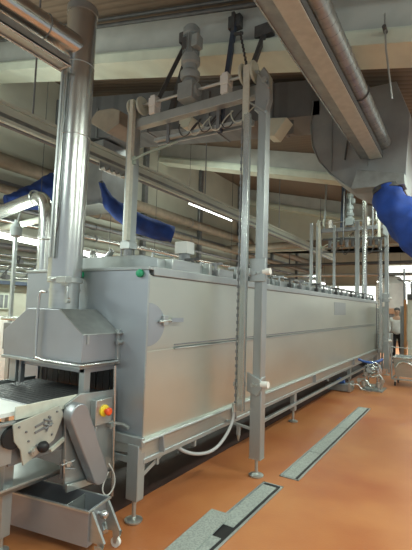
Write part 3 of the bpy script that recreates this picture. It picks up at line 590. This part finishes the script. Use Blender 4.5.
# fill lamps added over the aisle out of view, given fixture bodies
for (x,y) in ((.9,-.6),(.9,2.2),(.9,5.0),(.9,8.0),(-.2,12.5),(3.2,-.6),(3.2,2.6),(3.2,6.5)):
    lamp((x,y,3.75 if x>2 else 4.0),(x,y+1.5,3.75 if x>2 else 4.0),'added fill tube out of view, hanging above the orange floor',85,.25,'added aisle fill lamps')
lamp((-5.0,-1.8,3.9),(-5.0,-.3,3.9),'added fill tube behind the camera over the infeed area',110,.25,'added infeed fill lamps')  # unseen fill lamps added around and behind the camera
lamp((-2.0,-1.9,3.9),(-2.0,-.7,3.9),'added fill tube over the infeed area nearer the aisle',60,.25,'added infeed fill lamps')
# ------------------------------------------------------------------ left background
B=thing('bent_pipe','shiny steel pipe coming in from the left edge and bending straight down behind the chimney','pipe',(-5.52,4,0))
part(MB().tube([(-7.55,4,2.99),(-6.7,4,3.11),(-5.75,4,3.25),(-5.56,4,3.2),(-5.5,4,3.0),(-5.49,4,2.7),(-5.45,4,.02)],.105,smooth=2,n=22),'pipe_run',PIPE,B)
for z in (2.55,1.8): part(MB().torus((-5.49,4,z),.11,.01,n=22),'pipe_band',STEEL,B)
part(MB().torus((-5.78,4,3.25),.115,.014,(1,0,.15),22),'pipe_band',STEEL,B)
B=thing('cream_pipe','thinner cream pipe parallel below the bent steel pipe','pipe',(-5.7,4.2,0))
part(MB().tube([(-7.55,4.3,2.89),(-6.0,4.3,2.98),(-5.85,4.3,2.98)],.055,n=14),'pipe_run',CREAM,B)
part(MB().cyl((-5.82,4.25,3.04),(-5.82,4.25,.02),.05,n=14),'pipe_drop',WHITE,B)
B=thing('column_fan','grey motor unit on a thin column at the left, below the bright lamp','motor',(-6.2,3.75,0))
part(MB().box((-5.89,3.73,.0),(-5.84,3.78,2.60)),'column',FRAMEM,B,.004)
part(MB().lathe([(.05,-.10),(.085,-.08),(.09,.05),(.05,.1),(.03,.17)],(-5.865,3.755,2.68)),'motor_body',MOTOR,B)
part(MB().bar((-5.865,3.755,2.75),(-5.78,3.755,2.95),.03),'bracket',FRAMEM,B)
B=thing('pipe_manifold','rack of steel pipes and dark valves on the left wall behind the chimney','pipe rack',(-7.7,5.5,1.9))
for k in range(5): part(MB().cyl((-7.75,3.2,2.06+k*.11),(-7.75,7.6,2.06+k*.11),.026,n=10),'manifold_pipe',FRAMEM if k%2 else PIPE,B)
rn=random.Random(5)
for k in range(14):
    y=3.6+k*.28;z=2.06+rn.randrange(5)*.11
    part(MB().box((-7.74,y,z-.04),(-7.62,y+.09,z+.05)).cyl((-7.68,y+.045,z+.05),(-7.68,y+.045,z+.12),.02,n=8),'manifold_valve',BLUEST if k%3==0 else DMETAL,B)
part(MB().box((XL+.01,3.2,1.92),(-7.7,7.6,1.99)),'manifold_beam',BLUEST,B)
for k in range(6): part(MB().tube([(-7.7,4.2+k*.5,2.1),(-7.55,4.3+k*.5,2.3),(-7.6,4.45+k*.5,2.5)],.015,n=6,smooth=1),'small_hose',DMETAL,B)
WN=struct(MB().box((XL+.005,4.2,1.42),(XL+.06,5.1,1.74)),'window_1',CREAM,'small dark barred window low on the left wall')
part(MB().box((XL+.055,4.26,1.45),(XL+.065,5.04,1.71)),'window_pane',DARKST,WN)
g=MB()
for k in range(8): g.box((XL+.064,4.3+k*.1,1.45),(XL+.075,4.32+k*.1,1.71))
part(g,'window_bars',CREAM,WN)
solo(MB().box((-7.45,5.35,.0),(-7.30,5.5,1.92)),'steel_column',CREAM,'cream square post left of the machine end panel','column',bevel=.005)
solo(MB().box((-7.6,5.75,.0),(-7.45,5.9,1.92)),'steel_column',CREAM,'second cream square post just behind the left edge of the end panel','column',bevel=.005)
B=thing('process_cabinet','low pale steel cabinet by the left wall, left of the hood','cabinet',(-6.9,4.9,0))
part(MB().box((-7.5,4.2,.1),(-6.9,5.1,1.30)),'body',CREAM,B,.01)
for k in range(2): 
    d_=part(MB().box((-6.9,4.23+k*.43,.15),(-6.885,4.62+k*.43,1.25)),'door',WHITE,B,.004)
    part(MB().cyl((-6.87,4.57+k*.12,.7),(-6.87,4.57+k*.12,.8),.008),'handle',DMETAL,d_)
part(MB().box((-7.47,4.23,.0),(-6.95,5.07,.1)),'plinth',DMETAL,B)
# pump and frame at far left under hood level
B=thing('roller_conveyor','steel roller conveyor frame left of the hood, mostly behind it','conveyor',(-4.7,3.3,0))
part(MB().box((-5.3,3.3,.95),(-4.1,3.36,1.30)).box((-5.28,3.86,1.0),(-4.1,3.92,1.30)),'side_rail',DARKST,B,.006)
rr=MB()
for k in range(14): rr.cyl((-5.25+k*.083,3.36,1.27),(-5.25+k*.083,3.86,1.27),.035,n=12)
part(rr,'roller_row',STEEL,B)
part(MB().cyl((-5.3,3.28,1.36),(-4.1,3.28,1.36),.025,n=10),'guide_rail',PIPE,B)
for x in (-5.2,-4.3):
    for y in (3.30,3.86): part(MB().box((x,y,.0),(x+.07,y+.06,1.0)),'leg',FRAMEM,B)
part(MB().lathe([(.12,0),(.14,.05),(.14,.2),(.08,.25)],(-4.55,3.28,.70),(0,-1,0),20).box((-4.62,3.15,.70),(-4.45,3.34,.96)),'drive_motor',MOTOR,B)
# ------------------------------------------------------------------ back region
for i,(z,r,m,lab) in enumerate(((3.9,.13,BPIPE,'upper brown pipe across the far hall behind the far frame'),(3.3,.06,DMETAL,'thin dark pipe across the far hall'),(3.0,.06,FRAMEM,'grey pipe across the far hall, just over the machine top'),(4.6,.10,DUCT,'high grey pipe crossing the far hall'))):
    y=14+i*1.2
    solo(MB().cyl((XL,y,z),(4.5,y,z),r,n=14),'cross_pipe',m,lab,'pipe')
B=thing('overhead_railing','dark bent pipe frame on the end of the hall between the lifting frames','pipe',(-8,20,4))
part(MB().tube([(-7.2,19,3.75),(-7.2,19,4.35),(-4.5,19,4.30)],.04,n=8),'frame_pipe',DMETAL,B)
part(MB().cyl((-6.3,19,4.33),(-6.3,19,5.5),.03,n=8),'drop_pipe',DMETAL,B)
W2=struct(MB().box((-3.9,25.9,2.0),(4.0,26.0,4.4)),'window_2',CREAM,'bright window band in the end wall')
for k in range(5): part(MB().box((-3.8+k*1.55,25.87,2.1),(-2.45+k*1.55,25.90,4.3)),'window_pane',PANE,W2)
W3=struct(MB().box((-7.8,25.9,2.0),(-4.3,26.0,3.2)),'window_3',CREAM,'lower bright window in the end wall')
for k in range(3): part(MB().box((-7.7+k*1.12,25.87,2.1),(-6.7+k*1.12,25.90,3.1)),'window_pane',PANE,W3)
B=thing('white_tank','rounded white vessel beyond the far end of the machine','vessel',(-1.9,16,1.2))
part(MB().lathe([(.2,0),(.5,.2),(.5,1.1),(.3,1.35),(.1,1.4)],(-2.3,16.5,1.55),n=28),'vessel_shell',WHITE,B)
part(MB().lathe([(.09,0),(.09,1.6)],(-2.3,16.5,0),n=16),'vessel_stand',DARKST,B)
part(MB().tube([(-2.7,16.3,2.9),(-1.6,16.2,2.7),(-1.5,16.2,.02)],.04,n=10),'vessel_pipe',DARKST,B)
B=thing('packing_machine','tall pale machine column with orange brown edge at the right edge of the hall','machine',(-1.3,13,0))
part(MB().box((-1.40,13.1,.02),(-1.05,13.7,2.05)),'column_body',CREAM,B,.01)
part(MB().box((-1.48,13.02,.02),(-1.42,13.1,1.98)),'edge_strip',COPPER,B)
part(MB().box((-1.40,13.04,1.98),(-.9,13.1,2.14)),'head_panel',DMETAL,B)
part(MB().cyl((-1.5,13.3,.02),(-1.5,13.3,2.9),.025,n=10),'pole',DARKST,B)
part(MB().box((-1.65,13.6,.02),(-1.52,13.9,1.8)),'rear_column',FRAMEM,B,.01)
B=thing('control_cabinet','pale grey cabinet at the end of the long machine, left of the person','cabinet',(-2.4,13.3,0))
part(MB().box((-2.75,13.0,.1),(-2.2,13.5,1.72)),'body',FRAMEM,B,.01)
d_=part(MB().box((-2.70,12.985,.15),(-2.25,13.0,1.68)),'door',WHITE,B,.004)
part(MB().cyl((-2.30,12.96,.9),(-2.30,12.96,1.05),.012),'handle',DMETAL,d_)
part(MB().box((-2.73,13.02,0),(-2.22,13.48,.1)),'plinth',DMETAL,B)
B=thing('outlet_guard','stepped steel guard housing around the machine outlet end','housing',(-1.9,12.3,0))
part(MB().box((-2.02,12.0,.50),(-1.70,12.55,1.02)),'lower_housing',FRAMEM,B,.01)
part(MB().box((-2.02,12.22,1.02),(-1.82,12.5,1.75)),'upper_housing',STEEL,B,.01)
for (x,y) in ((-1.98,12.05),(-1.74,12.05),(-1.74,12.5),(-1.98,12.5)): part(MB().box((x-.02,y-.02,.0),(x+.02,y+.02,.5)),'leg',FRAMEM,B)
# far bin trolley
B=thing('bin_trolley','square stainless bin trolley with push rail at the right edge','trolley',(-1.15,10.2,0))
bb=MB()
x0,x1,y0,y1=-1.36,-.80,9.95,10.55
bb.prism([(x0,y0,.62),(x1,y0,.62),(x1-.05,y0+.05,.22),(x0+.05,y0+.05,.22)],(0,.008,0)).prism([(x0,y1,.62),(x1,y1,.62),(x1-.05,y1-.05,.22),(x0+.05,y1-.05,.22)],(0,-.008,0))
bb.prism([(x0,y0,.62),(x0,y1,.62),(x0+.05,y1-.05,.22),(x0+.05,y0+.05,.22)],(.008,0,0)).prism([(x1,y0,.62),(x1,y1,.62),(x1-.05,y1-.05,.22),(x1-.05,y0+.05,.22)],(-.008,0,0))
bb.box((x0+.05,y0+.05,.21),(x1-.05,y1-.05,.22))
tub=part(bb,'bin_tub',STEEL,B)
part(MB().tube([(x0,y0,.62),(x1,y0,.62),(x1,y1,.62),(x0,y1,.62),(x0,y0,.62)],.016,n=8),'bin_rim',PIPE,tub)
part(MB().tube([(x0-.02,y0-.02,.16),(x0-.02,y0-.02,.84),(x1,y0-.02,.84),(x1,y0-.02,.16)],.015,n=8).bar((x0-.02,y0-.02,.16),(x1,y0-.02,.16),.03).bar((x0-.02,y1,.16),(x1,y1,.16),.03).bar((x0-.02,y0,.16),(x0-.02,y1,.16),.03).bar((x1,y0,.16),(x1,y1,.16),.03),'push_frame',FRAMEM,B)
part(MB().tube([(x0+.06,y0-.05,.40),(x0+.16,y0-.06,.54),(x0+.34,y0-.06,.53),(x0+.42,y0-.05,.45)],.018,smooth=1,n=8),'front_handle',PIPE,B)
for x in (x0+.04,x1-.05):
    for y in (y0+.05,y1-.06):
        f=part(MB().box((x-.02,y-.03,.09),(x+.02,y+.03,.15)),'castor_fork',STEEL,B)
        part(MB().cyl((x-.014,y,.052),(x+.014,y,.052),.05,n=18),'castor_wheel',BLACK,f)
# valve assembly and loose motor tray on floor
B=thing('pump_unit','tangle of shiny stainless pump pipework and valves on the floor by the far machine leg','pump',(-1.62,9.2,0))
part(MB().box((-1.84,8.95,.0),(-1.42,9.5,.02)),'base_sheet',GALV,B)
part(MB().lathe([(.10,0),(.12,.03),(.12,.12),(.06,.16),(.06,.26)],(-1.66,9.2,.40),(0,-1,.1),20),'pump_head',PIPE,B)
for (x,y) in ((-1.78,9.05),(-1.50,9.05),(-1.78,9.38),(-1.50,9.38)): part(MB().tube([(x,y,.02),(x+.03*(1 if x<-1.6 else -1),y,.2),(x,y,.38),(x+.04*(1 if x<-1.6 else -1),y,.5)],.018,smooth=1,n=8),'leg_pipe',PIPE,B)
part(MB().tube([(-1.80,9.05,.28),(-1.72,9.0,.34),(-1.62,9.0,.26),(-1.52,9.0,.34),(-1.46,9.05,.26)],.022,smooth=1,n=10).tube([(-1.72,9.1,.5),(-1.6,9.05,.6),(-1.48,9.1,.5),(-1.5,9.1,.3)],.022,smooth=1,n=10).torus((-1.62,8.98,.46),.075,.014,(0,1,.1),20),'pipe_bends',PIPE,B)
part(MB().cyl((-1.76,9.02,.12),(-1.46,9.02,.12),.028,n=10).cyl((-1.78,9.02,.08),(-1.78,9.02,.18),.045,n=12).cyl((-1.50,9.02,.08),(-1.50,9.02,.18),.045,n=12),'valve_pair',STEEL,B)
part(MB().tube([(-1.84,9.0,.03),(-1.88,8.98,.16),(-1.80,8.96,.24),(-1.70,8.96,.20),(-1.66,8.96,.10),(-1.56,8.95,.08)],.02,smooth=1,n=8).tube([(-1.46,9.02,.05),(-1.40,9.0,.2),(-1.46,9.0,.34),(-1.54,8.98,.30)],.02,smooth=1,n=8).cyl((-1.86,8.98,.20),(-1.86,8.94,.20),.045,n=12).cyl((-1.42,9.0,.22),(-1.42,8.95,.22),.045,n=12).cyl((-1.72,8.96,.34),(-1.72,8.92,.34),.04,n=12),'side_valves',STEEL,B)
part(MB().tube([(-1.80,8.97,.44),(-1.70,8.94,.52),(-1.58,8.94,.40),(-1.48,8.97,.50)],.012,n=8,smooth=1),'drain_loop',DARKST,B)
part(MB().tube([(-1.90,9.1,.60),(-1.78,9.05,.57),(-1.62,9.05,.56),(-1.50,9.1,.60),(-1.44,9.15,.64)],.026,smooth=1,n=8),'blue_hose',BLUEL,B,label='blue hose draped on top')
B=thing('floor_tray','tilted grey steel box with a blue motor lying on the floor under the machine edge','box',(-2.1,8.8,0))
part(MB().prism([(-2.42,8.5,.012),(-1.98,8.5,.012),(-1.98,8.5,.16),(-2.42,8.5,.10)],(0,.34,0)),'tray_shell',GALV,B,.006)
part(MB().box((-1.98,8.5,.012),(-1.93,8.84,.19)),'tray_end',STEEL,B,.004)
part(MB().cyl((-2.22,8.66,.17),(-2.08,8.66,.19),.05,n=16).box((-2.18,8.62,.20),(-2.10,8.70,.25)),'blue_motor',BLUEL,B)
part(MB().tube([(-1.93,8.7,.12),(-1.84,8.7,.16),(-1.78,8.75,.06),(-1.70,8.7,.05),(-1.58,8.72,.04)],.018,smooth=1,n=8),'drain_hose',PIPE,B)
R_=thing('ceiling_railing','dark blue grey pipe rail hung under the ceiling right of the spiral duct','rail',(-.9,8,5.1))
part(MB().bar((-1.9,8,5.62),(-.3,8,5.28),.05),'upper_bar',BLUEST,R_)
part(MB().bar((-1.9,8,5.12),(-.3,8,5.24),.045),'lower_bar',BLUEST,R_)
part(MB().bar((-1.28,8,5.55),(-1.28,8,5.17),.06),'upright',BLUEST,R_)
R_=thing('sprinkler_pipe','thin pale pipe dropping from the nearest beam at the upper right','pipe',(-.58,4.05,3.7))
part(MB().tube([(-.61,4.03,4.45),(-.60,4.03,4.1),(-.55,4.05,3.6)],.009,n=8),'pipe_run',FRAMEM,R_)
part(MB().cyl((-.61,3.99,4.30),(-.61,4.09,4.30),.02,n=12),'pipe_clamp',DMETAL,R_)
# ------------------------------------------------------------------ person
px,py=-1.85,14.5
PR=thing('person','person in white jacket and black trousers walking beyond the far end of the machine','person',(px,py,0))
def skin_mesh(name,verts,edges,radii,m,parent,sub=2,rootv=0,extra=None):
    me=bpy.data.meshes.new(name); L=root_loc(parent)
    me.from_pydata([tuple(Vector(v)-Vector(L)) for v in verts],edges,[]); o=bpy.data.objects.new(name,me); COL.objects.link(o); o.parent=parent
    md=o.modifiers.new('Skin','SKIN'); sl=me.skin_vertices[0] if me.skin_vertices else None
    if sl is None:
        bm=bmesh.new(); bm.from_mesh(me); bm.verts.layers.skin.verify(); bm.to_mesh(me); bm.free(); sl=me.skin_vertices[0]
    for i,r in enumerate(radii):
        sl.data[i].radius=r if isinstance(r,tuple) else (r,r); sl.data[i].use_root=(i==rootv)
    md.use_smooth_shade=True
    s=o.modifiers.new('Sub','SUBSURF'); s.levels=sub; s.render_levels=sub
    me.materials.append(m); return o
def w(x,y,z): return (px+x,py+y,z)
V_=[w(0,0,.93),w(0,0,1.08),w(0,0,1.25),w(0,-.01,1.40),w(0,0,1.49),w(0,0,1.56),w(0,-.02,1.64),w(0,-.01,1.70),
 w(-.09,0,.88),w(-.10,-.08,.50),w(-.10,-.02,.10),w(-.10,-.15,.035),
 w(.09,0,.88),w(.11,.05,.49),w(.12,.16,.12),w(.12,.04,.035),
 w(-.17,0,1.39),w(-.22,-.02,1.12),w(-.24,-.16,.95),w(-.24,-.22,.92),
 w(.17,0,1.39),w(.23,.03,1.12),w(.24,-.03,.88),w(.24,-.05,.83)]
E2=[(0,1),(1,2),(2,3),(3,4),(4,5),(5,6),(6,7),(0,8),(8,9),(9,10),(10,11),(0,12),(12,13),(13,14),(14,15),(3,16),(16,17),(17,18),(18,19),(3,20),(20,21),(21,22),(22,23)]
R2=[(.13,.10),(.12,.095),(.14,.11),(.13,.10),.05,(.07,.085),(.075,.095),(.06,.075),.08,.055,.04,.035,.08,.055,.04,.035,.055,.042,.028,(.02,.035),.055,.042,.028,(.02,.035)]
for hi,(sx,bx,by,bz) in enumerate(((-1,-.24,-.22,.92),(1,.24,-.05,.83))):
    hv=19 if hi==0 else 23
    for k in range(4):
        i=len(V_); o_=(k-1.5)*.02; ln=(.03,.036,.034,.026)[k]
        V_+= [w(bx+.004*sx,by+o_-.01,bz-.03),w(bx-.006*sx,by+o_-.015,bz-.03-ln),w(bx-.02*sx,by+o_-.012,bz-.03-ln*1.9)]; E2+=[(hv,i),(i,i+1),(i+1,i+2)];R2+=[.010,.009,.007]
    i=len(V_);V_+=[w(bx-.02*sx,by-.045,bz-.005),w(bx-.03*sx,by-.06,bz-.035)];E2+=[(hv,i),(i,i+1)];R2+=[.011,.009]
body=skin_mesh('body',V_,E2,R2,SKIN,PR)
part(MB().ball(w(0,-.105,1.625),.017,(.8,1,1.3)).ball(w(-.075,0,1.63),.02,(.5,1,1.5)).ball(w(.075,0,1.63),.02,(.5,1,1.5)),'nose_and_ears',SKIN,body)
part(MB().ball(w(-.028,-.098,1.655),.010).ball(w(.028,-.098,1.655),.010),'eyes',TROU,body)
part(MB().ball(w(0,-.096,1.585),.018,(1.2,.4,.35)),'mouth',RED if False else SKIN,body)
part(MB().ball(w(0,.015,1.695),.088,(1,1.12,.80)).ball(w(0,.05,1.65),.08,(1,.8,1)),'hair',HAIR,body)
skin_mesh('jacket',[w(0,0,.84),w(0,0,1.1),w(0,0,1.25),w(0,-.005,1.41),w(0,0,1.47),w(-.17,0,1.39),w(-.22,-.02,1.12),w(-.237,-.13,.975),w(.17,0,1.39),w(.23,.03,1.12),w(.238,-.02,.92)],
 [(0,1),(1,2),(2,3),(3,4),(3,5),(5,6),(6,7),(3,8),(8,9),(9,10)],[(.185,.15),(.17,.14),(.165,.13),(.145,.115),(.07,.07),.072,.058,.042,.072,.058,.042],COAT,PR)
skin_mesh('trousers',[w(0,0,1.06),w(0,0,.90),w(-.09,0,.84),w(-.10,-.08,.50),w(-.10,-.02,.09),w(.09,0,.84),w(.11,.05,.49),w(.12,.15,.11)],
 [(0,1),(1,2),(2,3),(3,4),(1,5),(5,6),(6,7)],[(.145,.115),(.15,.12),.098,.074,.062,.098,.074,.062],TROU,PR)
for (x,y) in ((-.10,-.06),(.12,.10)): part(MB().ball(w(x,y-.02,.03),.05,(.9,2.3,.75)),'shoe',BLACK,PR)
solo(MB().box(w(-.30,-.30,.86),w(-.20,-.18,1.12)),'black_case',BLACK,'small black case held by the person in white','case',bevel=.01)
# ------------------------------------------------------------------ world, camera, light
wd=bpy.data.worlds.new('World'); SC.world=wd; wd.use_nodes=True
bg=wd.node_tree.nodes['Background']; bg.inputs['Color'].default_value=(.84,.94,1,1); bg.inputs['Strength'].default_value=.55
cam=bpy.data.cameras.new('camera'); co=bpy.data.objects.new('camera',cam); COL.objects.link(co); SC.camera=co
yaw,pit,rol=.56258,.07675,.03111
f=Vector((-math.sin(yaw)*math.cos(pit),math.cos(yaw)*math.cos(pit),math.sin(pit))); r=Vector((math.cos(yaw),math.sin(yaw),0)); u=r.cross(f)
r2=math.cos(rol)*r+math.sin(rol)*u; u2=-math.sin(rol)*r+math.cos(rol)*u
M4=Matrix((r2,u2,-f)).transposed().to_4x4(); M4.translation=Vector((0,0,1.6)); co.matrix_world=M4
cam.sensor_fit='HORIZONTAL'; cam.sensor_width=36; cam.lens=411.38/412*36; cam.clip_end=200; cam.clip_start=.05
vs=SC.view_settings; vs.view_transform='Standard'; vs.look='None'; vs.gamma=1; vs.use_curve_mapping=False; vs.exposure=-0.10
